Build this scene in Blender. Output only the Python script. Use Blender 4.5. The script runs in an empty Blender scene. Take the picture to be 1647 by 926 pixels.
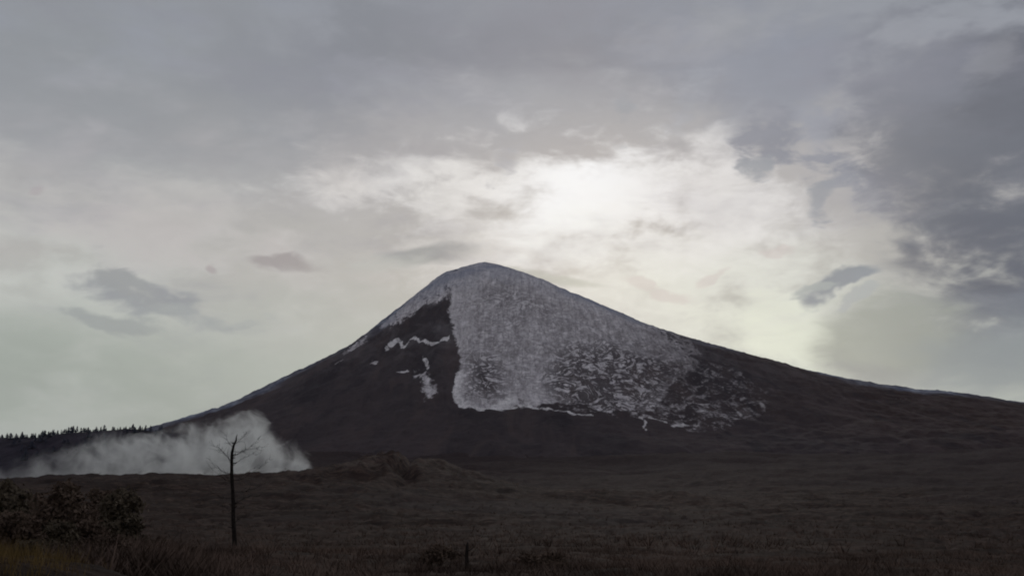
import math, random
import numpy as np

# ------------------------------------------------------------------ noise
def _hash(ix, iy, seed):
    h = (ix.astype(np.int64) * 374761393 + iy.astype(np.int64) * 668265263 + seed * 1274126177) & 0xFFFFFFFF
    h = ((h ^ (h >> 13)) * 1274126177) & 0xFFFFFFFF
    h = h ^ (h >> 16)
    return h.astype(np.float64) / 4294967295.0 * 2 * np.pi

def perlin(x, y, seed=0):
    x = np.asarray(x, dtype=np.float64); y = np.asarray(y, dtype=np.float64)
    ix = np.floor(x); iy = np.floor(y)
    fx = x - ix; fy = y - iy
    u = fx * fx * fx * (fx * (fx * 6 - 15) + 10); v = fy * fy * fy * (fy * (fy * 6 - 15) + 10)
    def g(ax, ay):
        a = _hash(ix + ax, iy + ay, seed)
        return np.cos(a) * (fx - ax) + np.sin(a) * (fy - ay)
    n0 = g(0, 0) * (1 - u) + g(1, 0) * u
    n1 = g(0, 1) * (1 - u) + g(1, 1) * u
    return (n0 * (1 - v) + n1 * v) * 1.5

def fbm(x, y, octaves=5, seed=0, gain=0.5):
    s = 0.0; a = 1.0
    for o in range(octaves):
        s = s + a * perlin(x * 2 ** o + 17.3 * o, y * 2 ** o - 9.1 * o, seed + o)
        a *= gain
    return s

def ridged(x, y, octaves=4, seed=0):
    s = 0.0; a = 1.0
    for o in range(octaves):
        s = s + a * (1 - 2 * np.abs(perlin(x * 2 ** o + 5.7 * o, y * 2 ** o + 3.3 * o, seed + o)))
        a *= 0.5
    return s

def sstep(e0, e1, v):
    t = np.clip((v - e0) / (e1 - e0), 0, 1)
    return t * t * (3 - 2 * t)

# ------------------------------------------------------------------ volcano, metres from the eye point
PEAK = (-182.8, 6500.0)
LEFT_FLANK = [(0, 1399.8), (42.0, 1393.2), (146.7, 1358.2), (217.9, 1332.7), (272.2, 1317.6), (326.3, 1281.1), (396.6, 1216.2), (499.6, 1128.6), (622.6, 1023.0), (744.8, 909.1), (866.5, 808.8), (988.1, 723.1), (1150.3, 640.2), (1271.6, 578.9), (1392.4, 516.4), (1512.3, 436.9), (1632.1, 369.5), (1752.2, 317.8), (1872.1, 270.6), (2032.8, 229.8), (2192.6, 175.8), (2351.3, 115.1), (2751.6, 53.3), (3554.2, -15.7), (5161.8, -81.2)]
RIGHT_FLANK = [(0, 1399.8), (84.1, 1382.1), (176.5, 1348.6), (293.8, 1307.8), (398.4, 1266.1), (502.6, 1210.3), (669.0, 1138.5), (855.2, 1048.1), (1081.8, 944.8), (1266.7, 878.5), (1451.1, 816.3), (1655.6, 753.6), (1839.4, 702.5), (2103.3, 616.6), (2347.3, 565.3), (2631.1, 505.8), (2875.8, 486.1), (3118.2, 426.8), (3321.6, 413.4), (3554.2, 412.6), (3972.8, 394.8), (4984.3, 322.9), (7393.8, 138.6)]
FRONT_FLANK = [(0, 1390), (120, 1345), (300, 1235), (700, 955), (1400, 560), (2100, 292), (2800, 120), (3400, 52), (4200, 8), (5200, -60), (9000, -200)]

def prof(table, r):
    a = np.array(table)
    # smooth a little by averaging neighbouring radii
    k = np.clip(r / 700, 0.12, 1)
    return sum(np.interp(np.maximum(r + q * k, 0), a[:, 0], a[:, 1]) for q in (-60, -20, 20, 60)) / 4

def volcano_h(x, y, rough=True):
    dx = x - PEAK[0]; dy = y - PEAK[1]
    r = np.hypot(dx, dy) + 1e-6
    t = dx / r
    phi = np.arctan2(dx, -dy)
    f = prof(FRONT_FLANK, r)
    s = np.where(t < 0, prof(LEFT_FLANK, r), prof(RIGHT_FLANK, r))
    # the two long flanks are broad ridges; the front and back faces fall away faster
    w = np.abs(t) ** np.where(t < 0, 1.7, 2.3)
    h = f * (1 - w) + s * w
    h = h - 170 * sstep(3500, 2650, y)          # the foot runs out under the plain
    if rough:
        amp = sstep(60, 900, r) * (0.35 + 0.65 * sstep(4200, 2200, r))
        edge = 1 - 0.55 * sstep(0.8, 1.0, np.abs(t))
        gul = ridged(phi * 7.0 + 0.25 * fbm(x / 500, y / 500, 3, 3), np.log(r / 200 + 1) * 0.8, 4, 11)
        h = h + amp * edge * 17 * (gul - 0.7)
        h = h + amp * edge * 9 * fbm(x / 160, y / 160, 4, 21)
        h = h + sstep(30, 200, r) * (3.2 * fbm(x / 42, y / 42, 3, 31) + 3.0 * ridged(x / 85, y / 85, 3, 33) - 2.4)
    return h

# ------------------------------------------------------------------ ground
BASE = [(0, -1.7), (20, -2.9), (60, -5.6), (100, -8.2), (180, -13.4), (300, -20.5), (500, -30), (800, -37), (1200, -36), (1800, -20),
        (2500, 6), (3000, 32), (3500, 66), (4000, 92), (6000, 60), (9000, 0), (20000, -40), (60000, -200)]

def gauss(x, y, cx, cy, sx, sy, rot=0.0):
    c, s = math.cos(rot), math.sin(rot)
    u = (x - cx) * c + (y - cy) * s; v = -(x - cx) * s + (y - cy) * c
    return np.exp(-(u / sx) ** 2 - (v / sy) ** 2)

def ground_h(x, y, rough=True):
    x = np.asarray(x, dtype=np.float64); y = np.asarray(y, dtype=np.float64)
    d = np.hypot(x, y)
    b = np.array(BASE)
    h = sum(np.interp(d * k, b[:, 0], b[:, 1]) for k in (0.9, 0.97, 1.03, 1.1)) / 4
    h = h + np.where(y < 0, 0.12 * np.minimum(-y, 400), 0)
    # bank in the near left corner, broad shelf on the left under the trees
    h = h + 1.55 * gauss(x, y, -12.0, 17.5, 5.5, 7.5)
    h = h + 1.6 * gauss(x, y, -34, 66, 22, 24)
    # rise across the left that the smoke lies behind, and the hollow behind it
    rise = gauss(x, y, -430, 1120, 420, 260)
    h = h + 27 * rise
    h = h - 10 * gauss(x, y, -420, 1520, 380, 160)
    # brown knoll beside the end of the smoke, with a gully on its far side
    h = h + 44 * gauss(x, y, -180, 1400, 92, 190, 0.2) + 18 * gauss(x, y, -85, 1430, 100, 170, 0.3)
    h = h - 24 * gauss(x + 10 * np.sin(y / 38.0), y, -138, 1330, 13, 210, 0.05)
    # low swells on the plain
    h = h + 16 * gauss(x, y, 520, 1900, 420, 160, 0.2) + 10 * gauss(x, y, -60, 1150, 420, 70, -0.25) + 12 * gauss(x, y, 900, 1300, 500, 120, 0.1)
    if rough:
        far = sstep(120, 700, d)
        h = h + far * 5.0 * fbm(x / 190, y / 130, 4, 41)
        h = h + far * (1 - 0.6 * sstep(3000, 6000, d)) * 1.9 * ridged(x / 46, y / 34, 4, 51)
        h = h + 7.0 * gauss(x, y, -190, 1340, 150, 230) * (ridged(x / 38, y / 60, 4, 55) - 0.6)
        h = h + sstep(1500, 2400, d) * 16 * fbm(x / 420, y / 300, 4, 58)
        h = h + sstep(90, 300, d) * (1 - sstep(1600, 2600, d)) * 0.7 * ridged(x / 13, y / 9, 3, 57)
        near = sstep(3, 30, d)
        h = h + near * (1 - 0.5 * far) * 0.55 * fbm(x / 16, y / 16, 5, 61)
        h = h + near * 0.14 * fbm(x / 2.6, y / 2.6, 4, 71)
    return h

def hill_h(x, y, rough=True):
    # wooded ridge on the left, in front of the volcano's foot
    yc = 1930 + 60 * np.sin(x / 260.0)
    crest = np.interp(x, [-3000, -1300, -1050, -900, -760, -640, -520, -380, -250], [70, 62, 60, 70, 80, 74, 42, 8, -40])
    h = crest - 42 - (crest + 60) * (1 - np.exp(-((y - yc) / 270.0) ** 2)) + 42
    if rough:
        h = h + 3.2 * fbm(x / 90, y / 90, 4, 81) + 1.6 * ridged(x / 30, y / 30, 3, 91)
    return h

ASH_FIELDS = [(1.0, [(-374, 5974), (-379, 6169), (-320, 6538), (-179, 6615), (-97, 6593), (67, 6513), (460, 6391), (837, 6281), (1074, 5929), (1082, 5473), (860, 5286), (641, 5147), (429, 4962), (232, 4514), (128, 4371), (32, 4468), (-18, 4423), (-129, 4243), (-204, 4288), (-251, 4461), (-256, 4578), (-252, 4892), (-281, 5288), (-335, 5616), (-372, 5832)]), (0.72, [(239, 5634), (634, 5634), (909, 5576), (1036, 5329), (752, 4744), (602, 4324), (423, 4304), (213, 4425), (111, 4807), (139, 5283)]), (0.4, [(696, 5070), (937, 5338), (1164, 5299), (1289, 4846), (1092, 4277), (856, 3943), (691, 3989), (512, 4150), (127, 4359), (381, 4437), (611, 4484)]), (0.74, [(-356, 6238), (-369, 6009), (-465, 5963), (-602, 5932), (-733, 5869), (-812, 6011), (-661, 6350), (-539, 6507), (-437, 6535)]), (0.62, [(-1019, 5763), (-987, 5893), (-888, 5970), (-846, 5860), (-903, 5606)]), (0.8, [(-507, 5086), (-433, 4906), (-378, 4733), (-358, 4490), (-385, 4484), (-428, 4724)])]
ASH_SEAMS = [(11.1, 0.66, [(-700, 5467), (-672, 5517), (-650, 5562), (-597, 5413), (-568, 5522), (-514, 5406), (-461, 5424), (-408, 5371), (-378, 5421), (-344, 5429)]), (8.6, 0.66, [(-32, 4410), (74, 4414), (150, 4238), (255, 4211), (330, 4150)]), (7.4, 0.66, [(979, 4515), (992, 4428), (996, 4307)]), (6.1, 0.66, [(526, 4142), (535, 4052), (525, 3873)]), (6.1, 0.66, [(563, 4141), (628, 4064)]), (6.1, 0.66, [(646, 4019), (707, 4078), (762, 4072)]), (11.1, 0.66, [(818, 4877), (837, 4893)]), (9.8, 0.66, [(806, 4326), (828, 4329)]), (9.8, 0.66, [(1058, 4548), (1081, 4594)]), (8.6, 0.66, [(1128, 4495), (1126, 4435)]), (11.1, 0.66, [(-762, 5329), (-729, 5288)]), (7.4, 0.66, [(-984, 5473), (-942, 5467)]), (7.4, 0.66, [(-583, 5022), (-544, 5098)]), (8.6, 0.66, [(-478, 5243), (-424, 5014)]), (7.4, 0.38, [(1393, 4819), (1480, 4729), (1589, 4703), (1703, 4677)]), (7.4, 0.3, [(1885, 5095), (1976, 5083)]), (6.1, 0.3, [(1870, 4816), (1991, 4744)]), (20.9, 0.95, [(-259, 4910), (-256, 4591), (-253, 4489), (-199, 4302), (-130, 4269), (-52, 4450), (-10, 4492)])]
BARE_FIELDS = [(0.36, [(-323, 6017), (-93, 6139), (298, 6065), (789, 5717), (916, 5410), (218, 4514), (-179, 4479), (-264, 5285)]), (0.6, [(-209, 6070), (26, 6139), (292, 5957), (277, 5659), (-87, 5757), (-200, 5843)]), (1.0, [(-241, 5167), (-79, 5260), (-17, 4951), (-33, 4530), (-123, 4490), (-214, 4490), (-234, 4724)]), (0.95, [(282, 5434), (570, 5539), (808, 5377), (995, 5290), (890, 4913), (709, 4572), (567, 4171), (337, 4236), (158, 4445), (136, 4835), (194, 5211)])]
CLOUDS = [
    (-24.46, 22.93, 18.83, 9.42, 0, (144, 147, 149), 0.8, 0.25, 1.0),
    (-25.04, 10.74, 18.83, 5.43, 6, (198, 200, 192), 0.9, 0.3, 1.0),
    (-17.75, 12.66, 15.21, 3.44, -4, (186, 180, 177), 0.75, 0.35, 1.0),
    (-25.74, 4.47, 13.76, 5.07, 0, (157, 164, 154), 0.85, 0.2, 1.0),
    (1.02, 23.21, 21.73, 5.43, 0, (128, 131, 140), 0.85, 0.22, 1.0),
    (14.18, 22.58, 10.87, 4.71, -15, (136, 141, 152), 0.85, 0.35, 1.0),
    (-8.58, 24.68, 4.71, 2.54, -20, (128, 132, 138), 0.55, 0.9, 0.8),
    (-4.7, 21.06, 5.79, 1.63, -12, (148, 150, 158), 0.5, 0.9, 0.8),
    (5.07, 13.94, 14.49, 6.88, -4, (218, 216, 212), 0.9, 0.4, 1.0),
    (4.91, 15.56, 6.88, 4.35, -10, (240, 241, 241), 1.0, 0.45, 1.0),
    (-6.11, 16.07, 8.33, 2.9, 10, (222, 220, 216), 0.85, 0.6, 1.0),
    (-9.82, 16.64, 2.9, 2.17, -40, (204, 199, 194), 0.45, 0.9, 1.0),
    (12.87, 9.42, 12.31, 4.71, -22, (217, 219, 209), 0.9, 0.3, 1.0),
    (16.86, 6.82, 6.88, 2.17, -18, (222, 226, 207), 0.8, 0.3, 1.0),
    (11.33, 15.15, 5.79, 3.98, 0, (224, 222, 220), 0.6, 0.5, 0.9),
    (-0.32, 17.73, 1.01, 0.8, 30, (158, 159, 164), 0.8, 1.3, 0.6),
    (1.46, 18.3, 1.3, 0.72, 20, (156, 157, 163), 0.85, 1.3, 0.6),
    (6.11, 19.44, 0.72, 1.45, -20, (142, 147, 154), 0.9, 1.2, 0.6),
    (1.39, 20.59, 8.69, 2.25, 0, (158, 160, 165), 0.8, 0.1, 1.0),
    (10.05, 20.31, 1.09, 2.17, -30, (150, 155, 164), 0.4, 1.2, 0.8),
    (3.19, 10.91, 3.26, 0.4, -12, (170, 174, 164), 0.7, 0.6, 0.6),
    (9.0, 10.25, 2.17, 0.51, -25, (196, 188, 184), 0.6, 1.2, 0.6),
    (11.87, 10.69, 0.94, 0.36, 30, (196, 186, 182), 0.5, 1.2, 0.6),
    (15.19, 12.06, 0.8, 0.33, -20, (196, 186, 182), 0.5, 1.2, 0.6),
    (15.51, 18.43, 2.17, 1.74, -10, (132, 136, 146), 1.0, 1.2, 0.6),
    (14.51, 16.78, 1.01, 0.94, 20, (142, 147, 154), 0.9, 1.4, 0.6),
    (18.42, 19.29, 1.59, 2.03, -20, (146, 150, 160), 0.7, 1.2, 0.8),
    (19.03, 16.34, 2.54, 1.38, -25, (132, 136, 146), 0.95, 1.2, 0.6),
    (17.92, 14.9, 0.8, 1.01, -20, (144, 148, 154), 0.85, 1.4, 0.6),
    (20.82, 14.64, 1.99, 1.23, -30, (148, 151, 158), 0.7, 1.2, 0.8),
    (27.63, 18.58, 8.15, 8.69, 10, (106, 109, 117), 1.0, 0.4, 0.8),
    (23.71, 16.52, 4.16, 3.62, 0, (118, 121, 128), 0.85, 0.8, 0.9),
    (24.1, 21.38, 3.98, 3.26, 20, (132, 135, 144), 0.7, 0.35, 0.9),
    (27.53, 20.82, 1.81, 0.94, 20, (150, 151, 155), 0.45, 1.0, 0.9),
    (25.05, 13.55, 3.26, 0.8, 15, (150, 156, 158), 0.5, 0.8, 0.9),
    (28.03, 13.06, 6.16, 6.88, 0, (106, 110, 118), 1.0, 0.35, 0.9),
    (27.16, 9.9, 6.88, 5.43, -10, (94, 99, 109), 1.0, 0.3, 0.8),
    (26.65, 7.35, 5.07, 2.72, 0, (112, 118, 126), 0.85, 0.5, 0.9),
    (21.4, 6.57, 4.53, 2.9, 0, (154, 158, 149), 0.9, 0.35, 0.6),
    (27.04, 5.07, 4.35, 2.54, 0, (142, 149, 149), 0.8, 0.4, 0.8),
    (18.29, 9.73, 2.25, 0.69, 30, (138, 144, 149), 1.0, 0.35, 0.35),
    (16.98, 9.17, 1.45, 0.33, 8, (160, 166, 164), 0.9, 0.5, 0.35),
    (19.55, 8.87, 0.94, 0.33, 30, (168, 172, 170), 0.8, 0.7, 0.4),
    (-19.55, 9.28, 5.07, 1.09, -8, (148, 151, 152), 0.95, 0.8, 0.6),
    (-22.19, 10.13, 2.54, 0.65, -25, (152, 154, 153), 0.9, 1.0, 0.5),
    (-22.19, 7.94, 2.72, 0.47, -8, (154, 158, 155), 0.85, 0.8, 0.6),
    (-17.01, 8.48, 3.62, 0.8, -4, (160, 164, 161), 0.7, 0.8, 0.7),
    (-13.92, 11.67, 3.44, 0.54, -6, (152, 146, 145), 0.85, 0.7, 0.6),
    (-4.57, 12.48, 3.8, 0.87, 2, (146, 149, 149), 0.95, 0.5, 0.6),
    (-8.57, 11.7, 4.35, 0.94, 4, (178, 180, 174), 0.6, 0.8, 0.8),
    (-17.84, 11.2, 0.33, 0.51, 40, (160, 150, 150), 0.6, 1.2, 0.5),
    (-27.01, 14.31, 0.58, 0.36, 30, (174, 164, 164), 0.5, 1.2, 0.6),
    (-27.49, 11.33, 0.43, 0.43, 0, (160, 164, 160), 0.4, 1.2, 0.6),
]
SUN_AZ, SUN_EL = 4.54, 15.39
SMOKE_TOP = [(-823, -5), (-768, 11), (-732, 17), (-704, 25), (-677, 37), (-650, 49), (-623, 55), (-585, 57), (-557, 57), (-529, 53), (-501, 60), (-473, 70), (-446, 79), (-418, 84), (-389, 86), (-372, 80), (-360, 59), (-345, 42), (-326, 36), (-312, 30), (-305, 17), (-295, -14)]
SMOKE_PUFFS = [(-392, 1480, 51, 37, 37, 31), (-432, 1500, 44, 46, 46, 34), (-473, 1490, 35, 45, 45, 32), (-517, 1500, 22, 47, 47, 32), (-556, 1500, 15, 44, 44, 30), (-596, 1510, 20, 46, 46, 34), (-634, 1500, 18, 44, 44, 32), (-680, 1500, 7, 44, 44, 23), (-717, 1490, 7, 45, 45, 24), (-763, 1490, 4, 53, 53, 23), (-818, 1490, 2, 57, 57, 23), (-377, 1500, 29, 42, 42, 30), (-349, 1490, 22, 32, 32, 23), (-326, 1500, 17, 25, 28, 17), (-413, 1510, 23, 57, 57, 32), (-465, 1500, 11, 57, 57, 25), (-531, 1490, 4, 66, 66, 19), (-590, 1540, 43, 39, 39, 19), (-647, 1540, 40, 35, 35, 19), (-363, 1480, 64, 16, 28, 13), (-416, 1490, 70, 19, 28, 15), (-360, 1500, 51, 19, 28, 13), (-449, 1500, 61, 21, 28, 15), (-315, 1500, 22, 10, 28, 9), (-491, 1500, 52, 17, 28, 12)]
RIDGE_TREES = [(-990.6, 13.9), (-982.2, 19.7), (-972.5, 15.1), (-962.8, 12.7), (-953.2, 20.9), (-944.7, 13.9), (-936.3, 16.2), (-927.8, 15.1), (-919.4, 12.7), (-909.7, 15.1), (-902.5, 23.2), (-897.7, 19.7), (-890.4, 20.9), (-884.4, 23.2), (-877.1, 22.0), (-872.3, 19.7), (-865.1, 27.8), (-859.0, 18.5), (-853.0, 20.9), (-848.2, 25.5), (-842.1, 19.7), (-834.9, 17.4), (-828.8, 18.5), (-822.8, 15.1), (-816.8, 13.9), (-809.5, 22.0), (-803.5, 11.6), (-795.0, 10.4), (-784.2, 9.3), (-769.7, 9.3), (-752.8, 9.3), (-732.2, 15.1), (-726.2, 10.4), (-714.1, 12.7), (-1003.9, 18.5), (-1016.0, 16.2), (-1030.5, 20.9), (-1047.4, 17.4)]
DEAD_TREE = (-23.18, 85.0)
SNAG = (-2.57, 58.0)
LEAFY = [(-37.17, 74.0, 5.19), (-37.7, 80.0, 4.86), (-30.72, 70.0, 4.99), (-34.52, 84.0, 4.94), (-30.32, 78.0, 4.83), (-26.3, 54.0, 2.85), (-24.42, 58.0, 2.41), (-32.18, 86.0, 2.66), (-32.06, 92.0, 1.89), (-22.64, 50.0, 2.28), (-20.36, 52.0, 1.69), (-21.78, 64.0, 0.43)]

import bpy, bmesh
from mathutils import Vector, Matrix
from mathutils import noise as mnoise

random.seed(7); RNG = np.random.default_rng(7)
SC = bpy.context.scene
COL = SC.collection
R = math.radians

# ------------------------------------------------------------------ helpers
def lin(c):
    return tuple(((v / 255 + 0.055) / 1.055) ** 2.4 if v / 255 > 0.04045 else v / 255 / 12.92 for v in c) + (1.0,)

def tag(o, label=None, cat=None, group=None, kind=None):
    for k, v in (('label', label), ('category', cat), ('group', group), ('kind', kind)):
        if v: o[k] = v
    return o

def mesh_np(name, verts, faces, smooth=True):
    """verts (n,3) array, faces (m,k) index array with k = 3 or 4"""
    me = bpy.data.meshes.new(name)
    verts = np.asarray(verts, dtype=np.float32); faces = np.asarray(faces, dtype=np.int32)
    me.vertices.add(len(verts)); me.vertices.foreach_set('co', verts.ravel())
    k = faces.shape[1]
    me.loops.add(faces.size); me.loops.foreach_set('vertex_index', faces.ravel())
    me.polygons.add(len(faces))
    me.polygons.foreach_set('loop_start', np.arange(0, faces.size, k, dtype=np.int32))
    me.polygons.foreach_set('use_smooth', np.full(len(faces), smooth, dtype=bool))
    me.update(calc_edges=True); me.validate()
    return me

def link(name, me, mat, parent=None, loc=None):
    o = bpy.data.objects.new(name, me); COL.objects.link(o)
    if mat: me.materials.append(mat)
    if parent: o.parent = parent
    if loc is not None: o.location = loc
    return o

def empty(name, loc, rz=0.0):
    o = bpy.data.objects.new(name, None); COL.objects.link(o)
    o.location = loc; o.rotation_euler.z = rz; o.empty_display_size = 0.3
    return o

def grid_mesh(name, X, Y, Z, wrap=False):
    n, m = X.shape
    v = np.stack([X, Y, Z], -1).reshape(-1, 3)
    i = np.arange(n * m).reshape(n, m)
    f = np.stack([i[:-1, :-1], i[:-1, 1:], i[1:, 1:], i[1:, :-1]], -1).reshape(-1, 4)
    if wrap:
        g = np.stack([i[:-1, -1], i[:-1, 0], i[1:, 0], i[1:, -1]], -1).reshape(-1, 4)
        f = np.concatenate([f, g])
    return mesh_np(name, v, f)

def attr(me, name, val):
    a = me.attributes.new(name, 'FLOAT', 'POINT'); a.data.foreach_set('value', np.asarray(val, dtype=np.float32).ravel())

class NT:
    """tiny node-tree writer"""
    def __init__(s, tree): s.t = tree; tree.nodes.clear()
    def n(s, typ, **kw):
        nd = s.t.nodes.new(typ)
        for k, v in kw.items(): setattr(nd, k, v)
        return nd
    def set(s, sock, v):
        if isinstance(v, bpy.types.NodeSocket): s.t.links.new(v, sock)
        else: sock.default_value = v
    def math(s, op, a, b=0.0, c=None, clamp=False):
        nd = s.n('ShaderNodeMath', operation=op, use_clamp=clamp)
        s.set(nd.inputs[0], a); s.set(nd.inputs[1], b)
        if c is not None: s.set(nd.inputs[2], c)
        return nd.outputs[0]
    def vmath(s, op, a, b=None, scale=None):
        nd = s.n('ShaderNodeVectorMath', operation=op); s.set(nd.inputs[0], a)
        if b is not None: s.set(nd.inputs[1], b)
        if scale is not None: s.set(nd.inputs['Scale'], scale)
        return nd.outputs['Value'] if op in ('LENGTH', 'DOT_PRODUCT') else nd.outputs[0]
    def noise(s, vec, scale, detail=4.0, rough=0.55, dist=0.0, out='Fac'):
        nd = s.n('ShaderNodeTexNoise'); s.set(nd.inputs['Vector'], vec)
        nd.inputs['Scale'].default_value = scale; nd.inputs['Detail'].default_value = detail
        nd.inputs['Roughness'].default_value = rough; nd.inputs['Distortion'].default_value = dist
        return nd.outputs[out]
    def smooth(s, v, a, b, lo=0.0, hi=1.0):
        nd = s.n('ShaderNodeMapRange', interpolation_type='SMOOTHSTEP'); s.set(nd.inputs['Value'], v)
        for k, x in (('From Min', a), ('From Max', b), ('To Min', lo), ('To Max', hi)): s.set(nd.inputs[k], x)
        return nd.outputs['Result']
    def mix(s, f, a, b):
        nd = s.n('ShaderNodeMix', data_type='RGBA'); s.set(nd.inputs['Factor'], f)
        s.set(nd.inputs['A'], a); s.set(nd.inputs['B'], b)
        return nd.outputs['Result']
    def mapping(s, vec, scale=(1, 1, 1), rot=(0, 0, 0), loc=(0, 0, 0), typ='POINT'):
        nd = s.n('ShaderNodeMapping', vector_type=typ); s.set(nd.inputs['Vector'], vec)
        nd.inputs['Location'].default_value = loc; nd.inputs['Rotation'].default_value = rot; nd.inputs['Scale'].default_value = scale
        return nd.outputs['Vector']
    def attr(s, name):
        return s.n('ShaderNodeAttribute', attribute_name=name).outputs['Fac']
    def ramp(s, v, stops):
        nd = s.n('ShaderNodeValToRGB'); s.set(nd.inputs['Fac'], v); cr = nd.color_ramp
        while len(cr.elements) < len(stops): cr.elements.new(0.5)
        for e, (p, c) in zip(cr.elements, stops): e.position = p; e.color = c
        return nd.outputs['Color']

def new_mat(name):
    m = bpy.data.materials.new(name); m.use_nodes = True
    t = NT(m.node_tree)
    out = t.n('ShaderNodeOutputMaterial'); b = t.n('ShaderNodeBsdfPrincipled')
    b.inputs['Roughness'].default_value = 0.95; b.inputs['Specular IOR Level'].default_value = 0.02
    t.t.links.new(b.outputs[0], out.inputs['Surface'])
    return m, t, b, out

def pos(t):
    return t.n('ShaderNodeNewGeometry').outputs['Position']

# ------------------------------------------------------------------ camera, view, world
cam = bpy.data.cameras.new('camera'); camo = bpy.data.objects.new('camera', cam); COL.objects.link(camo)
cam.sensor_width = 36.0; cam.lens = 36.0 * 1582 / 1647
camo.rotation_euler = (R(90) + math.atan((760 - 463) / 1582), 0, 0)
cam.clip_start = 0.1; cam.clip_end = 60000
SC.camera = camo
SC.view_settings.view_transform = 'Standard'; SC.view_settings.look = 'None'
SC.view_settings.exposure = 0.0; SC.view_settings.gamma = 1.0; SC.view_settings.use_curve_mapping = False
SC.cycles.volume_bounces = 8; SC.cycles.max_bounces = 10
SC.cycles.volume_max_steps = 256; SC.cycles.filter_width = 1.9

w = bpy.data.worlds.new('World'); SC.world = w; w.use_nodes = True
t = NT(w.node_tree)
SKY_STRENGTH = 0.1
out = t.n('ShaderNodeOutputWorld'); bg = t.n('ShaderNodeBackground'); bg.inputs['Strength'].default_value = SKY_STRENGTH
t.t.links.new(bg.outputs[0], out.inputs[0])
sky = t.n('ShaderNodeTexSky', sky_type='NISHITA'); sky.sun_disc = False
sky.sun_elevation = R(SUN_EL); sky.sun_rotation = R(SUN_AZ)
sky.air_density = 1.0; sky.dust_density = 3.0
d = t.n('ShaderNodeTexCoord').outputs['Generated']
sep = t.n('ShaderNodeSeparateXYZ'); t.set(sep.inputs[0], d)
az = t.math('DEGREES', t.math('ARCTAN2', sep.outputs['X'], sep.outputs['Y']))
el = t.math('DEGREES', t.math('ARCSINE', sep.outputs['Z']))
cmb = t.n('ShaderNodeCombineXYZ'); t.set(cmb.inputs[0], az); t.set(cmb.inputs[1], el)
flat = t.mapping(d, scale=(1, 1, 2.2))
warp_n = t.noise(flat, 3.2, 5, 0.55, 0.3, out='Color')
warp_f = t.noise(flat, 14.0, 5, 0.6, 0.4, out='Color')
off = t.vmath('SCALE', t.vmath('SUBTRACT', warp_n, (0.5, 0.5, 0.5)), scale=5.5)
off2 = t.vmath('SCALE', t.vmath('SUBTRACT', warp_f, (0.5, 0.5, 0.5)), scale=1.5)
azel = t.vmath('ADD', cmb.outputs[0], t.vmath('ADD', off, off2))
soft_n = t.math('SUBTRACT', t.noise(flat, 9.0, 7, 0.6, 0.25), 0.5)
fine_n = t.math('SUBTRACT', t.noise(flat, 26.0, 6, 0.62, 0.5), 0.5)
ragged = t.math('ADD', soft_n, t.math('MULTIPLY', fine_n, 1.3))
# overcast deck: tone by height above the horizon, then cloud masses
elf = t.math('ADD', el, t.math('MULTIPLY', soft_n, 5.0))
K = 1.0 / SKY_STRENGTH
col = t.ramp(t.smooth(elf, 0.0, 90.0) if False else t.math('DIVIDE', elf, 90.0, clamp=True),
             [(0.0, lin((168, 173, 165))), (0.06, lin((177, 182, 173))), (0.13, lin((180, 178, 172))), (0.19, lin((171, 169, 169))),
              (0.25, lin((149, 152, 158))), (0.31, lin((140, 144, 151))), (0.6, lin((150, 154, 160))), (1.0, lin((150, 154, 160)))])
for (ca, ce, ra, re, rot, rgb, st, rag, soft) in CLOUDS:
    mp = t.mapping(azel, loc=(ca, ce, 0), rot=(0, 0, R(rot)), scale=(ra * 1.25, re * 1.25, 1), typ='TEXTURE')
    dist = t.vmath('LENGTH', mp)
    f = t.math('ADD', t.math('SUBTRACT', 1.0, dist), t.math('MULTIPLY', ragged, rag * 1.1))
    m = t.math('MULTIPLY', t.smooth(f, 0.0, 0.15 + 0.65 * soft), st)
    col = t.mix(m, col, lin(rgb))
lay = t.noise(t.mapping(d, scale=(1, 1, 2.8)), 6.5, 8, 0.60, 0.25)
col = t.mix(t.smooth(lay, 0.50, 0.72, 0.0, 0.30), col, lin((138, 137, 147)))
col = t.mix(t.smooth(lay, 0.46, 0.30, 0.0, 0.10), col, lin((206, 203, 204)))
tex = t.math('ADD', 1.0, t.math('MULTIPLY', ragged, 0.12))
col = t.vmath('SCALE', col, scale=t.math('MULTIPLY', tex, K))
# unseen sky behind the view brightened to light the ash, overhead slightly dimmed
away = t.math('MULTIPLY', t.smooth(sep.outputs['Y'], -0.5, 0.75, 1.12, 1.0), t.smooth(el, 32.0, 65.0, 1.0, 0.95))
col = t.vmath('MULTIPLY', t.vmath('SCALE', col, scale=away), (0.972, 0.985, 1.02))
col = t.mix(0.98, sky.outputs[0], col)
t.set(bg.inputs['Color'], col)

sl = bpy.data.lights.new('sun', 'SUN'); sl.energy = 0.75; sl.angle = R(14); sl.color = (1.0, 0.95, 0.88)
so = bpy.data.objects.new('sun', sl); COL.objects.link(so)
sd = Vector((math.sin(R(SUN_AZ)) * math.cos(R(SUN_EL)), math.cos(R(SUN_AZ)) * math.cos(R(SUN_EL)), math.sin(R(SUN_EL))))
so.rotation_euler = (-sd).to_track_quat('-Z', 'Y').to_euler(); so.location = sd * 50

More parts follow.
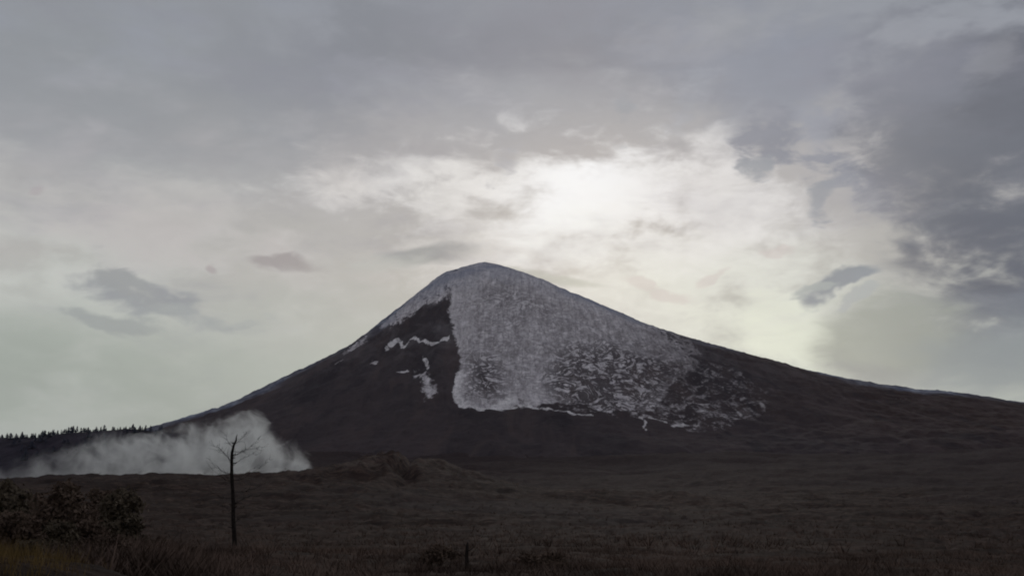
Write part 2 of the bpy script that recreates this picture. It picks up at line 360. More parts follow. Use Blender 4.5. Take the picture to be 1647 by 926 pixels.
# ------------------------------------------------------------------ materials
def rock_material():
    m, t, b, out = new_mat('volcanic_rock_and_ash')
    p = pos(t)
    sx = t.n('ShaderNodeSeparateXYZ'); t.set(sx.inputs[0], p)
    pf = t.mapping(p, scale=(1, 0.35, 1))
    big = t.noise(pf, 1 / 420, 4); mid = t.noise(pf, 1 / 70, 5, 0.6); fine = t.noise(pf, 1 / 16, 4, 0.6)
    dark = t.mix(t.smooth(big, 0.35, 0.65), (0.034, 0.0265, 0.0285, 1), (0.049, 0.0365, 0.0375, 1))
    brown = t.mix(t.smooth(mid, 0.35, 0.7), (0.025, 0.0138, 0.0105, 1), (0.042, 0.0235, 0.0175, 1))
    bw = t.smooth(t.math('ADD', sx.outputs['X'], t.math('MULTIPLY', t.math('SUBTRACT', big, 0.5), 1400)), 700, 2000)
    dark = t.mix(bw, dark, brown)
    dark = t.mix(t.math('MULTIPLY', t.smooth(mid, 0.45, 0.75), 0.6), dark, (0.064, 0.049, 0.050, 1))
    dark = t.mix(t.math('MULTIPLY', t.smooth(fine, 0.5, 0.75), 0.35), dark, (0.012, 0.010, 0.012, 1))
    flow = t.noise(t.mapping(p, scale=(1 / 150, 1 / 900, 1 / 700)), 1.0, 6, 0.66, 1.0)
    dark = t.mix(t.smooth(flow, 0.50, 0.64, 0.0, 0.6), dark, (0.066, 0.047, 0.045, 1))
    dark = t.mix(t.smooth(flow, 0.46, 0.34, 0.0, 0.6), dark, (0.018, 0.0145, 0.017, 1))
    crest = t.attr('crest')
    dark = t.mix(t.math('MULTIPLY', crest, 0.85), dark, t.mix(t.smooth(mid, 0.4, 0.6), (0.10, 0.112, 0.165, 1), (0.26, 0.28, 0.34, 1)))  # bluish haze rim along the skyline put into the rock colour, with pale patches
    # ash and light scoria lying on the upper slope
    ash = t.attr('ash'); bare = t.attr('bare')
    fall = t.noise(t.mapping(p, scale=(1 / 17, 1 / 260, 1 / 190)), 1.0, 4, 0.6, 0.8)
    clot = t.noise(pf, 1 / 55, 4, 0.6, 0.9)
    rag = t.math('ADD', t.math('MULTIPLY', t.math('SUBTRACT', clot, 0.5), 1.5), t.math('MULTIPLY', t.math('SUBTRACT', fine, 0.5), 0.7))
    cov = t.smooth(t.math('ADD', ash, t.math('MULTIPLY', rag, t.smooth(ash, 0.0, 0.3))), 0.34, 0.74)
    thin = t.smooth(t.math('ADD', sx.outputs['X'], t.math('MULTIPLY', t.math('SUBTRACT', mid, 0.5), 700)), 300, 1300, 1.0, 0.36)
    cov = t.math('MULTIPLY', cov, thin)
    gully = t.noise(t.mapping(p, scale=(1 / 34, 1 / 420, 1 / 300)), 1.0, 5, 0.68, 1.2)
    cov = t.math('MULTIPLY', cov, t.smooth(gully, 0.66, 0.46, 0.74, 1.0))
    pock = t.noise(pf, 1 / 24, 5, 0.7, 0.8)
    cov = t.math('MULTIPLY', cov, t.smooth(pock, 0.62, 0.46, 0.64, 1.0))
    veil = t.math('MULTIPLY', t.smooth(sx.outputs['Z'], 280, 950), t.smooth(t.noise(pf, 1 / 150, 6, 0.7, 0.6), 0.40, 0.72, 0.0, 0.16))
    cov = t.math('MAXIMUM', cov, veil)
    worm = t.noise(t.mapping(p, rot=(0, R(38), 0), scale=(1 / 105, 1 / 340, 1 / 72)), 1.0, 3.5, 0.6, 1.8)
    line = t.smooth(t.math('ABSOLUTE', t.math('SUBTRACT', worm, 0.5)), 0.10, 0.035)
    spot = t.smooth(t.noise(pf, 1 / 60, 3.5, 0.65, 1.5), 0.55, 0.63)
    hole = t.math('MULTIPLY', t.math('MAXIMUM', line, t.math('MULTIPLY', spot, 0.9)), bare)
    cov = t.math('MULTIPLY', cov, t.math('SUBTRACT', 1.0, t.math('MULTIPLY', hole, 0.95)))
    a0 = t.mix(t.smooth(fall, 0.3, 0.7), (0.48, 0.44, 0.455, 1), (0.74, 0.68, 0.70, 1))
    a0 = t.mix(t.math('MULTIPLY', t.smooth(mid, 0.35, 0.7), 0.55), a0, (0.40, 0.365, 0.38, 1))
    a0 = t.mix(t.attr('pale'), a0, (0.80, 0.75, 0.75, 1))
    a0 = t.mix(t.math('MULTIPLY', crest, 0.75), a0, (0.17, 0.19, 0.26, 1))  # same painted haze tint carried over the ash
    colr = t.mix(cov, dark, a0)
    t.set(b.inputs['Base Color'], colr)
    bp = t.n('ShaderNodeBump'); bp.inputs['Strength'].default_value = 0.7; bp.inputs['Distance'].default_value = 5.0
    t.set(bp.inputs['Height'], t.math('ADD', t.math('ADD', mid, t.math('MULTIPLY', fine, 0.3)), t.math('MULTIPLY', cov, 0.25))); t.set(b.inputs['Normal'], bp.outputs[0])
    return m

def ground_material():
    m, t, b, out = new_mat('ash_covered_ground')
    p = pos(t)
    ps = t.mapping(p, rot=(0, 0, R(14)), scale=(0.55, 1.5, 1.0))
    big = t.noise(p, 1 / 500, 3); mid = t.noise(ps, 1 / 60, 6, 0.65, 0.6); fine = t.noise(p, 1 / 6.0, 6, 0.65)
    tiny = t.noise(p, 1 / 0.6, 4, 0.6)
    dist = t.vmath('LENGTH', p)
    c = t.mix(t.smooth(mid, 0.36, 0.62), (0.0185, 0.0108, 0.0086, 1), (0.038, 0.0238, 0.0190, 1))
    mott = t.noise(t.mapping(p, rot=(0, 0, R(8)), scale=(1 / 16, 1 / 8, 1 / 8)), 1.0, 4, 0.7, 0.8)
    c = t.mix(t.smooth(mott, 0.5, 0.66, 0.0, 0.75), c, (0.082, 0.054, 0.043, 1))
    c = t.mix(t.smooth(mott, 0.48, 0.34, 0.0, 0.8), c, (0.010, 0.0068, 0.0065, 1))
    c = t.mix(t.smooth(fine, 0.42, 0.7, 0.0, 0.6), c, (0.012, 0.008, 0.007, 1))
    c = t.mix(t.math('MULTIPLY', t.smooth(big, 0.45, 0.62), 0.5), c, (0.026, 0.019, 0.020, 1))
    # pale bands of loose ash
    band = t.noise(t.mapping(p, rot=(0, 0, R(-10)), scale=(1 / 230, 1 / 34, 1 / 60)), 1.0, 5, 0.6, 0.8)
    c = t.mix(t.math('MULTIPLY', t.smooth(band, 0.60, 0.74, 0.0, 0.55), t.smooth(dist, 120, 420)), c, (0.080, 0.060, 0.049, 1))
    c = t.mix(t.smooth(tiny, 0.55, 0.75, 0.0, 0.5), c, (0.016, 0.0105, 0.009, 1))
    sp = t.n('ShaderNodeSeparateXYZ'); t.set(sp.inputs[0], p)
    foot = t.smooth(t.math('ADD', sp.outputs['Y'], t.math('MULTIPLY', t.math('SUBTRACT', mid, 0.5), 900)), 1100, 2100)
    lava = t.mix(t.smooth(mott, 0.4, 0.65), (0.019, 0.0122, 0.0120, 1), (0.037, 0.0238, 0.0222, 1))
    c = t.mix(t.math('MULTIPLY', foot, 0.85), c, lava)          # older black lava round the volcano's foot
    knoll = t.smooth(t.vmath('LENGTH', t.vmath('MULTIPLY', t.vmath('SUBTRACT', p, (-198.0, 1350.0, 20.0)), (1 / 150, 1 / 260, 0.0))), 1.15, 0.5)
    c = t.mix(t.math('MULTIPLY', knoll, 0.75), c, t.mix(t.smooth(mott, 0.35, 0.65), (0.020, 0.013, 0.011, 1), (0.074, 0.049, 0.040, 1)))
    t.set(b.inputs['Base Color'], c)
    bp = t.n('ShaderNodeBump'); bp.inputs['Strength'].default_value = 0.8; bp.inputs['Distance'].default_value = 1.2
    t.set(bp.inputs['Height'], t.math('ADD', fine, t.math('MULTIPLY', tiny, 0.12))); t.set(b.inputs['Normal'], bp.outputs[0])
    return m

def hill_material():
    m, t, b, out = new_mat('wooded_ridge_ground')
    p = pos(t)
    mid = t.noise(p, 1 / 45, 5, 0.65); fine = t.noise(p, 1 / 9, 4, 0.65)
    c = t.mix(t.smooth(mid, 0.35, 0.65), (0.016, 0.014, 0.020, 1), (0.040, 0.033, 0.043, 1))
    c = t.mix(t.smooth(fine, 0.5, 0.7, 0, 0.6), c, (0.018, 0.017, 0.022, 1))
    t.set(b.inputs['Base Color'], c)
    return m

def simple(name, c1, c2, scale, bump=0.0, rough=0.9):
    m, t, b, out = new_mat(name)
    tc = t.n('ShaderNodeTexCoord').outputs['Object']
    n = t.noise(tc, scale, 5, 0.6)
    t.set(b.inputs['Base Color'], t.mix(t.smooth(n, 0.3, 0.7), c1 + (1,), c2 + (1,)))
    b.inputs['Roughness'].default_value = rough
    if bump:
        bp = t.n('ShaderNodeBump'); bp.inputs['Strength'].default_value = 0.6; bp.inputs['Distance'].default_value = bump
        t.set(bp.inputs['Height'], n); t.set(b.inputs['Normal'], bp.outputs[0])
    return m

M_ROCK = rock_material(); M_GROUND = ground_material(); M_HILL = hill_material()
M_CHAR = simple('charred_wood', (0.010, 0.008, 0.008), (0.028, 0.022, 0.020), 6.0, 0.02)
M_BARK = simple('dark_bark', (0.022, 0.016, 0.012), (0.045, 0.033, 0.025), 8.0, 0.02)
M_LEAF = simple('scorched_leaves', (0.056, 0.038, 0.030), (0.130, 0.092, 0.072), 0.8)
M_LEAF_GREEN = simple('dusty_dark_leaves', (0.054, 0.042, 0.031), (0.125, 0.098, 0.072), 0.8)
M_CONIFER = simple('hazed_conifer_needles', (0.030, 0.034, 0.052), (0.055, 0.060, 0.085), 0.2)  # distance haze mixed into the needle colour as a lighter navy
M_SCRUB = simple('dry_scrub', (0.030, 0.020, 0.016), (0.135, 0.092, 0.074), 0.12)
M_GRASS = simple('dry_grass', (0.060, 0.039, 0.015), (0.19, 0.125, 0.050), 0.5)

# ------------------------------------------------------------------ volcano
xs = np.concatenate([np.arange(-6000, -2600, 40.0), np.arange(-2600, 3900, 7.5), np.arange(3900, 7600, 40.0)])
ys = np.concatenate([np.arange(2600, 7300, 13.0), np.arange(7300, 13000, 60.0)])
X, Y = np.meshgrid(xs, ys)
Z = volcano_h(X, Y)
me = grid_mesh('volcano', X, Y, Z)

def field(poly, x, y, ky=0.42):
    """signed distance in metres, positive inside; the slope is foreshortened in plan so y counts less"""
    px = np.array([p[0] for p in poly], float); py = np.array([p[1] for p in poly], float) * ky
    yy = y * ky
    best = np.full(x.shape, 1e12); inside = np.zeros(x.shape, bool)
    n = len(poly)
    for i in range(n):
        ax, ay, bx, by = px[i], py[i], px[(i + 1) % n], py[(i + 1) % n]
        dx, dy = bx - ax, by - ay
        tt = np.clip(((x - ax) * dx + (yy - ay) * dy) / (dx * dx + dy * dy + 1e-9), 0, 1)
        best = np.minimum(best, (x - ax - tt * dx) ** 2 + (yy - ay - tt * dy) ** 2)
        c = ((ay > yy) != (by > yy)) & (x < (bx - ax) * (yy - ay) / (by - ay + 1e-12) + ax)
        inside ^= c
    return np.where(inside, 1, -1) * np.sqrt(best)

def seam(line, x, y, ky=0.42):
    best = np.full(x.shape, 1e12); yy = y * ky
    for (ax, ay), (bx, by) in zip(line[:-1], line[1:]):
        ay, by = ay * ky, by * ky; dx, dy = bx - ax, by - ay
        tt = np.clip(((x - ax) * dx + (yy - ay) * dy) / (dx * dx + dy * dy + 1e-9), 0, 1)
        best = np.minimum(best, (x - ax - tt * dx) ** 2 + (yy - ay - tt * dy) ** 2)
    return np.sqrt(best)

fx, fy = X.ravel(), Y.ravel()
sel = (fx > -1700) & (fx < 2300) & (fy < PEAK[1] + 400)
ash = np.zeros(fx.shape); bare = np.zeros(fx.shape); pale = np.zeros(fx.shape)
sx_, sy_ = fx[sel] + 14 * fbm(fx[sel] / 120, fy[sel] / 300, 3, 5), fy[sel] + 30 * fbm(fx[sel] / 120, fy[sel] / 300, 3, 6)
a = np.zeros(sx_.shape)
for wgt, poly in ASH_FIELDS:
    fade = 1 - 0.45 * sstep(500, 1150, sx_) if wgt == 1.0 else 1.0
    a = np.maximum(a, wgt * sstep(-45, 30, field(poly, sx_, sy_)) * fade)
pl = np.zeros(sx_.shape)
for wd, wt, ln in ASH_SEAMS:
    s_ = sstep(wd * 1.5, wd * 0.5, seam(ln, sx_, sy_))
    a = np.maximum(a, wt * s_); pl = np.maximum(pl, s_ * (wt > 0.5))
bb = np.zeros(sx_.shape)
for wgt, poly in BARE_FIELDS:
    bb = np.maximum(bb, wgt * sstep(-95, 110, field(poly, sx_, sy_)))
bb *= 1 - pl * 0.9
ash[sel] = a; bare[sel] = bb; pale[sel] = pl * 0.6
attr(me, 'ash', ash); attr(me, 'bare', bare); attr(me, 'pale', pale)
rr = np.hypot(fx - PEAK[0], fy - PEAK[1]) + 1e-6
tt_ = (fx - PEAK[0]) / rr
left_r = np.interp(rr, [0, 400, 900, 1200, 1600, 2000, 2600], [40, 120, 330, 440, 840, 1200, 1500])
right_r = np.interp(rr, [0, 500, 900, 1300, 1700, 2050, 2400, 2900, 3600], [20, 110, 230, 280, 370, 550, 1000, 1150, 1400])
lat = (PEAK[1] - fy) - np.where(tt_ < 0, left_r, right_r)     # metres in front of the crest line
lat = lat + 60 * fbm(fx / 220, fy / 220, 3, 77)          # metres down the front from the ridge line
crest = sstep(330, 60, lat) * sstep(20, 140, rr) * (0.55 + 0.45 * sstep(-0.3, 0.4, fbm(fx / 300, fy / 200, 3, 78)))  # mask for the haze rim painted along the skyline
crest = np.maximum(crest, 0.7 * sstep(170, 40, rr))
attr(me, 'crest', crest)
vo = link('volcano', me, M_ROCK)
tag(vo, 'dark steep volcano with pale grey ash spilling down its upper slope', kind='structure')

# ------------------------------------------------------------------ ground: one sheet to the horizon
rad = [1.5]
while rad[-1] < 16000: rad.append(rad[-1] * 1.0125 + 0.02)
rad = np.array(rad)
ang = np.concatenate([np.arange(-180, -36, 3.0), np.arange(-36, 36, 0.11), np.arange(36, 180, 3.0)])
A, RR = np.meshgrid(np.radians(ang), rad)
GX, GY = RR * np.sin(A), RR * np.cos(A)
GZ = ground_h(GX, GY)
gm = grid_mesh('ground', GX, GY, GZ, wrap=True)
gm.flip_normals() if gm.polygons[0].normal.z < 0 else None
tag(link('ground', gm, M_GROUND), 'dark ash covered plain sloping up to the volcano', kind='structure')

# ------------------------------------------------------------------ wooded ridge on the left
hx, hy = np.meshgrid(np.arange(-2800, -240, 6.0), np.arange(1480, 2700, 8.0))
tag(link('hill', grid_mesh('hill', hx, hy, hill_h(hx, hy)), M_HILL), 'low wooded ridge left of the volcano', kind='structure')

def gz(x, y): return float(ground_h(np.array([x]), np.array([y]))[0])
def hz(x, y): return float(hill_h(np.array([x]), np.array([y]))[0])

# ------------------------------------------------------------------ smoke
def smoke():
    bm = bmesh.new()
    for (cx, cy, cz, rx, ry, rz) in SMOKE_PUFFS:
        bmesh.ops.create_icosphere(bm, subdivisions=3, radius=1.0, matrix=Matrix.Translation((cx, cy, cz)) @ Matrix.Diagonal((rx * 1.3, ry * 1.25, rz * 1.3, 1)))
    me = bpy.data.meshes.new('smoke_build'); bm.to_mesh(me); bm.free()
    o = bpy.data.objects.new('smoke_build', me); COL.objects.link(o)
    md = o.modifiers.new('r', 'REMESH'); md.mode = 'VOXEL'; md.voxel_size = 3.0
    sm = o.modifiers.new('s', 'SMOOTH'); sm.iterations = 2
    dg = bpy.context.evaluated_depsgraph_get()
    me2 = bpy.data.meshes.new_from_object(o.evaluated_get(dg))
    bpy.data.objects.remove(o); bpy.data.meshes.remove(me)
    me2.name = 'smoke'
    nrm = [v.normal.copy() for v in me2.vertices]
    for v, n in zip(me2.vertices, nrm):
        q = v.co / 26.0
        k = mnoise.fractal(q, 0.9, 2.1, 4) * 7.0 + (1 - abs(mnoise.noise(v.co / 13.0))) * 3.0 - 1.5
        v.co += n * k
    m = bpy.data.materials.new('white_smoke'); m.use_nodes = True
    t = NT(m.node_tree)
    out = t.n('ShaderNodeOutputMaterial'); pv = t.n('ShaderNodeVolumePrincipled')
    t.t.links.new(pv.outputs[0], out.inputs['Volume'])
    pv.inputs['Color'].default_value = (0.95, 0.955, 0.94, 1); pv.inputs['Anisotropy'].default_value = 0.2
    p = pos(t)
    n = t.noise(p, 1 / 30, 5, 0.62, 0.9)
    sx = t.n('ShaderNodeSeparateXYZ'); t.set(sx.inputs[0], p)
    X0, X1, Z0, Z1 = SMOKE_TOP[0][0], SMOKE_TOP[-1][0], -60.0, 120.0
    top = t.ramp(t.math('DIVIDE', t.math('SUBTRACT', sx.outputs['X'], X0), X1 - X0, clamp=True), [((x - X0) / (X1 - X0), ((z - Z0) / (Z1 - Z0),) * 3 + (1,)) for x, z in SMOKE_TOP])
    top = t.math('MULTIPLY_ADD', top, Z1 - Z0, Z0)
    big = t.noise(p, 1 / 70, 2, 0.5, 0.4)
    lvl = t.math('ADD', t.math('SUBTRACT', top, sx.outputs['Z']), t.math('ADD', t.math('MULTIPLY', t.math('SUBTRACT', n, 0.5), 105), t.math('MULTIPLY', t.math('SUBTRACT', big, 0.5), 36)))
    body = t.smooth(lvl, -4.0, 36.0)
    yy = t.math('DIVIDE', t.math('SUBTRACT', sx.outputs['Y'], 1500.0), 62.0)
    body = t.math('MULTIPLY', body, t.math('SUBTRACT', 1.0, t.math('MULTIPLY', yy, yy), clamp=True))
    thick = t.smooth(sx.outputs['X'], -780, -440, 0.20, 1.0)
    dens = t.math('MULTIPLY', t.math('MULTIPLY', body, t.smooth(n, 0.36, 0.70, 0.003, 0.042)), thick)
    t.set(pv.inputs['Density'], dens)
    m.cycles.volume_step_rate = 0.12
    o = link('smoke', me2, m)
    return tag(o, 'pale smoke drifting low along the foot of the volcano', 'smoke', kind='stuff')
smoke()

# ------------------------------------------------------------------ trees
def add_tube(bm, pts, rads, seg=7):
    """closed tapered tube along pts"""
    rings = []
    up = Vector((0.31, 0.17, 0.93))
    for i, (p, r) in enumerate(zip(pts, rads)):
        p = Vector(p)
        tdir = (Vector(pts[min(i + 1, len(pts) - 1)]) - Vector(pts[max(i - 1, 0)])).normalized()
        a = tdir.cross(Vector((0.1, 0.99, 0.05))).normalized() if abs(tdir.z) > 0.7 else tdir.cross(Vector((0, 0, 1))).normalized()
        b = tdir.cross(a)
        rings.append([bm.verts.new(p + (a * math.cos(2 * math.pi * k / seg) + b * math.sin(2 * math.pi * k / seg)) * r * random.uniform(0.88, 1.12)) for k in range(seg)])
    for r0, r1 in zip(rings[:-1], rings[1:]):
        for k in range(seg):
            bm.faces.new((r0[k], r0[(k + 1) % seg], r1[(k + 1) % seg], r1[k])).smooth = True
    bm.faces.new(list(reversed(rings[0]))); bm.faces.new(rings[-1])

def bm_mesh(name, bm):
    bmesh.ops.recalc_face_normals(bm, faces=bm.faces)
    me = bpy.data.meshes.new(name); bm.to_mesh(me); bm.free(); return me

def limb(start, end, sag, n=6, jit=0.06):
    s, e = Vector(start), Vector(end); L = (e - s).length
    out = []
    for i in range(n + 1):
        f = i / n
        p = s.lerp(e, f) + Vector((0, 0, sag * math.sin(math.pi * f)))
        if 0 < i: p += Vector([random.uniform(-1, 1) * jit * L * f for _ in range(3)])
        out.append(p)
    return out

# --- the burnt bare pine
def dead_tree():
    k = DEAD_TREE[1] / 1582.0
    bx, by = DEAD_TREE
    bz = gz(bx, by)
    root = empty('dead_tree', (bx, by, bz))
    tag(root, 'tall burnt bare tree trunk with thin leafless branches rising before the smoke', 'tree')
    rel = lambda px, py: Vector(((px - 378) * k, random.uniform(-0.08, 0.08), (890 - py) * k))
    top_fix = 0.0
    pts = [(379, 893), (378, 880), (375.5, 860), (373, 835), (371.5, 810), (369, 785), (367, 765), (365.5, 745), (365.5, 730), (367.5, 718), (371, 711), (371, 706), (372, 701)]
    rd = [.24, .205, .19, .175, .165, .15, .14, .13, .125, .10, .075, .05, .02]
    tp = [rel(*p) for p in pts]; tp[0].z = -0.35
    bm = bmesh.new(); add_tube(bm, tp, rd, 9)
    for q in range(9):                       # broken stubs and burrs
        i = random.randrange(2, 10); a = random.uniform(0, 6.28); s = tp[i].lerp(tp[i + 1], random.random())
        add_tube(bm, [s, s + Vector((math.cos(a), math.sin(a), 0.3)) * random.uniform(.25, .5)], [.07, .03], 5)
    link('trunk', bm_mesh('trunk', bm), M_CHAR, root)
    def on_trunk(py):
        z = (890 - py) * k
        for a, b in zip(tp[:-1], tp[1:]):
            if a.z <= z <= b.z: return a.lerp(b, (z - a.z) / (b.z - a.z + 1e-6))
        return tp[-1].copy()
    # (leaves the trunk at, tip) in the tree's own plane, with a depth swing
    br = [((766), (421, 741), 0.8), ((752), (414, 733), -0.9), ((728), (404, 711), 0.5), ((738), (412, 722), 1.2), ((772), (408, 752), -1.3),
          ((776), (328, 752), 0.7), ((762), (336, 742), -0.8), ((750), (340, 728), 1.1), ((745), (331, 716), -0.4), ((722), (350, 702), 0.5), ((717), (388, 700), -0.4),
          ((792), (412, 778), 0.9), ((800), (338, 786), -1.0), ((812), (404, 797), 1.1), ((828), (346, 812), 0.8), ((840), (398, 828), -0.9), ((780), (350, 763), 1.6), ((733), (392, 727), -1.5)]
    for py, tip, dep in br:
        s = on_trunk(py); e = rel(*tip); e.y += dep
        L = (e - s).length
        main = limb(s, e, random.choice((-0.16, -0.08, 0.12)) * L, 7, 0.05)
        bm = bmesh.new(); add_tube(bm, main, [0.021 * (1 - 0.75 * i / 7) for i in range(8)], 5)
        for q in range(12):
            i = random.randrange(2, 8); a = main[i]
            dirv = (e - s).normalized() * random.uniform(.2, .8) + Vector((random.uniform(-.6, .6), random.uniform(-.7, .7), random.uniform(-.35, .75)))
            ln = random.uniform(.3, .85)
            tw = limb(a, a + dirv * ln, random.uniform(-.1, .1), 3, 0.12)
            add_tube(bm, tw, [0.011, 0.009, 0.007, 0.005], 4)
        link('branch', bm_mesh('branch', bm), M_CHAR, root)
dead_tree()

def snag():
    bx, by = SNAG; bz = gz(bx, by); k = by / 1582.0
    top = (760 - 866) * k                     # height of the tip relative to the eye
    h = top - bz
    root = empty('dead_tree', (bx, by, bz))
    tag(root, 'short snapped dark trunk standing alone low on the dark slope', 'tree')
    bm = bmesh.new()
    pts = [(0, 0, -0.3), (0.02, 0, h * .3), (-0.02, 0.02, h * .6), (0.01, 0, h * .85), (0.03, 0.01, h)]
    add_tube(bm, pts, [.14, .12, .11, .09, .045], 8)
    link('trunk', bm_mesh('trunk', bm), M_CHAR, root)
    for z0, dx, dz in ((.55, -.5, .35), (.72, .45, .3), (.85, -.3, .4)):
        s = Vector((0, 0, h * z0)); bm = bmesh.new()
        add_tube(bm, limb(s, s + Vector((dx, random.uniform(-.3, .3), dz)), -.05, 4, .06), [.04, .03, .025, .018, .01], 5)
        link('branch', bm_mesh('branch', bm), M_CHAR, root)
snag()

# --- leaf clouds
def leaf_mesh(name, centres, radii, n, size, flatten=1.0):
    C = np.array(centres); Rr = np.array(radii)
    wts = np.prod(Rr, 1) ** (2 / 3); wts /= wts.sum()
    idx = RNG.choice(len(C), n, p=wts)
    dirs = RNG.normal(size=(n, 3)); dirs /= np.linalg.norm(dirs, axis=1)[:, None]
    rad = RNG.uniform(0.3, 1.0, n) ** 0.6 * (1 + 0.28 * np.abs(RNG.normal(size=n)))
    P = C[idx] + dirs * rad[:, None] * Rr[idx]
    u = RNG.normal(size=(n, 3)); u /= np.linalg.norm(u, axis=1)[:, None]
    v = np.cross(u, RNG.normal(size=(n, 3))); v /= np.linalg.norm(v, axis=1)[:, None]
    s = size * RNG.uniform(0.55, 1.35, n)[:, None]
    V = np.stack([P - u * s, P - v * s * .45, P + u * s, P + v * s * .45], 1).reshape(-1, 3)
    F = np.arange(4 * n).reshape(-1, 4)
    return mesh_np(name, V, F, smooth=False)

LEAFY_LABELS = [
    'dark bushy tree in the left corner beside the grassy bank',
    'dusky low crowned tree between two taller ones before the drifting smoke',
    'tallest rust brown bushy tree, its round crown standing against the smoke',
    'brown ragged tree just behind the tallest bushy tree',
    'dark leafy tree at the inner end of the clump, nearest the burnt trunk',
    'squat dark shrubby tree directly above the dry yellow grass',
    'low dense brown shrubby tree in front of the tallest bushy tree',
    'spreading greenish shrub on the slope behind the clump',
    'small scorched shrub left of the foot of the burnt trunk',
    'dark low shrub between the squat shrubby tree and the dense brown one',
    'low twiggy shrub at the inner edge of the dry yellow grass',
    'small dark shrub lowest on the slope, between the grass and the burnt trunk']
def leafy_tree(i, x, y, h, label):
    z = gz(x, y)
    shrub = i >= 5
    root = empty('shrub' if shrub else 'leafy_tree', (x, y, z))
    tag(root, label, 'shrub' if shrub else 'tree', 'scorched trees and shrubs at the left edge')
    rnd = random.Random(100 + i)
    hw = h * (0.95 if shrub else 0.56)
    bm = bmesh.new()
    th = h * (0.45 if shrub else 0.6)
    add_tube(bm, [(0, 0, -.3), (.08 * h * rnd.uniform(-1, 1) * .3, 0, th * .5), (.05 * h * rnd.uniform(-1, 1), 0, th)], [.035 * h, .026 * h, .015 * h], 8)
    link('trunk', bm_mesh('trunk', bm), M_BARK, root)
    cs, rs = [], []
    nb = 20
    for q in range(nb):
        a = rnd.uniform(0, 6.28); f = rnd.random() ** .7
        zz = rnd.uniform(0.10 if not shrub else .05, 0.86)
        wid = hw * (1.0 - 0.65 * max(0, zz - .35) / .5) * rnd.uniform(.35, 1.0)
        c = (math.cos(a) * wid * .75, math.sin(a) * wid * .75, zz * h)
        r = h * rnd.uniform(.09, .17)
        cs.append(c); rs.append((r * 1.25, r * 1.25, r * .85))
    cs.append((rnd.uniform(-.05, .05) * h, 0, h * .90)); rs.append((h * .11, h * .11, h * .09))
    for q in range(6):
        c = Vector(cs[rnd.randrange(nb)]); s = Vector((0, 0, th * rnd.uniform(.35, .95)))
        bm = bmesh.new(); add_tube(bm, limb(s, c, -.04 * h, 4, .05), [.013 * h, .011 * h, .009 * h, .006 * h, .003 * h], 5)
        link('branch', bm_mesh('branch', bm), M_BARK, root)
    link('crown', leaf_mesh('crown', cs, rs, 7000, 0.028 * h + .06), M_LEAF_GREEN if i in (0, 4, 7, 9) else M_LEAF, root)
for i, ((x, y, h), lb) in enumerate(zip(LEAFY, LEAFY_LABELS)): leafy_tree(i, x, y, h, lb)

def bush(px_x, y, h, wd, label):
    z = gz(px_x, y); root = empty('shrub', (px_x, y, z)); tag(root, label, 'shrub')
    rnd = random.Random(int(px_x * 10) + 5)
    for q in range(6):
        a = rnd.uniform(0, 6.28); bm = bmesh.new()
        add_tube(bm, limb((0, 0, -.1), (math.cos(a) * wd * .6, math.sin(a) * wd * .6, h * rnd.uniform(.6, 1)), .1, 4, .08), [.04, .03, .025, .016, .008], 5)
        link('stem', bm_mesh('stem', bm), M_BARK, root)
    cs = [(rnd.uniform(-1, 1) * wd * .7, rnd.uniform(-1, 1) * wd * .7, h * rnd.uniform(.25, .85)) for q in range(9)]
    rs = [(wd * .38, wd * .38, h * .22)] * 9
    link('crown', leaf_mesh('crown', cs, rs, 1800, .13), M_LEAF, root)
bush(1.7, 60, 1.0, 1.4, 'dark low bush on the slope right of the short snapped trunk')
bush(-4.4, 62, 1.2, 1.1, 'dark upright bush just left of the short snapped trunk')

# --- conifers on the ridge, a few pixels each
def conifer_mesh(seed, bare):
    rnd = random.Random(seed); bm = bmesh.new()
    add_tube(bm, [(0, 0, -.08), (0.01, 0, .5), (0, 0, 1.0)], [.022, .016, .003], 5)
    tiers = 9
    for q in range(tiers):
        z = .16 + .78 * q / tiers
        r0 = (.17 if not bare else .10) * (1 - .85 * q / tiers) + .02
        n = 6
        for j in range(n):
            if rnd.random() < (.1 if not bare else .4): continue
            a = 6.28 * j / n + rnd.uniform(-.4, .4); r = r0 * rnd.uniform(.6, 1.2)
            c, s = math.cos(a), math.sin(a)
            tip = Vector((c * r, s * r, z - .05 * rnd.random()))
            w_ = r * .42
            v = [bm.verts.new((0, 0, z + .09)), bm.verts.new(tip + Vector((-s * w_, c * w_, .0))), bm.verts.new(tip + Vector((c * .02, s * .02, -.03))), bm.verts.new(tip + Vector((s * w_, -c * w_, 0)))]
            bm.faces.new(v)
    return bm_mesh('ridge_conifer', bm)
protos = [conifer_mesh(s, s % 3 == 2) for s in range(6)]
for m_ in protos: m_.materials.append(M_CONIFER)
spots = [(x, 1930 + 60 * math.sin(x / 260.0) + random.uniform(-45, 15), h) for x, h in RIDGE_TREES]
spots = [(x, y, h * 0.60) for x, y, h in spots]
for q in range(90):                                # an uneven low fringe along the top
    x = random.uniform(-1180, -700)
    spots.append((x, 1930 + 60 * math.sin(x / 260.0) + random.uniform(-50, 20), random.uniform(5, 9)))
for q in range(110):                                # on the ridge's near face and top
    x = random.uniform(-1130, -640); y = 1930 + 60 * math.sin(x / 260.0) - random.uniform(5, 190)
    spots.append((x, y, random.uniform(8, 15)))
first = None
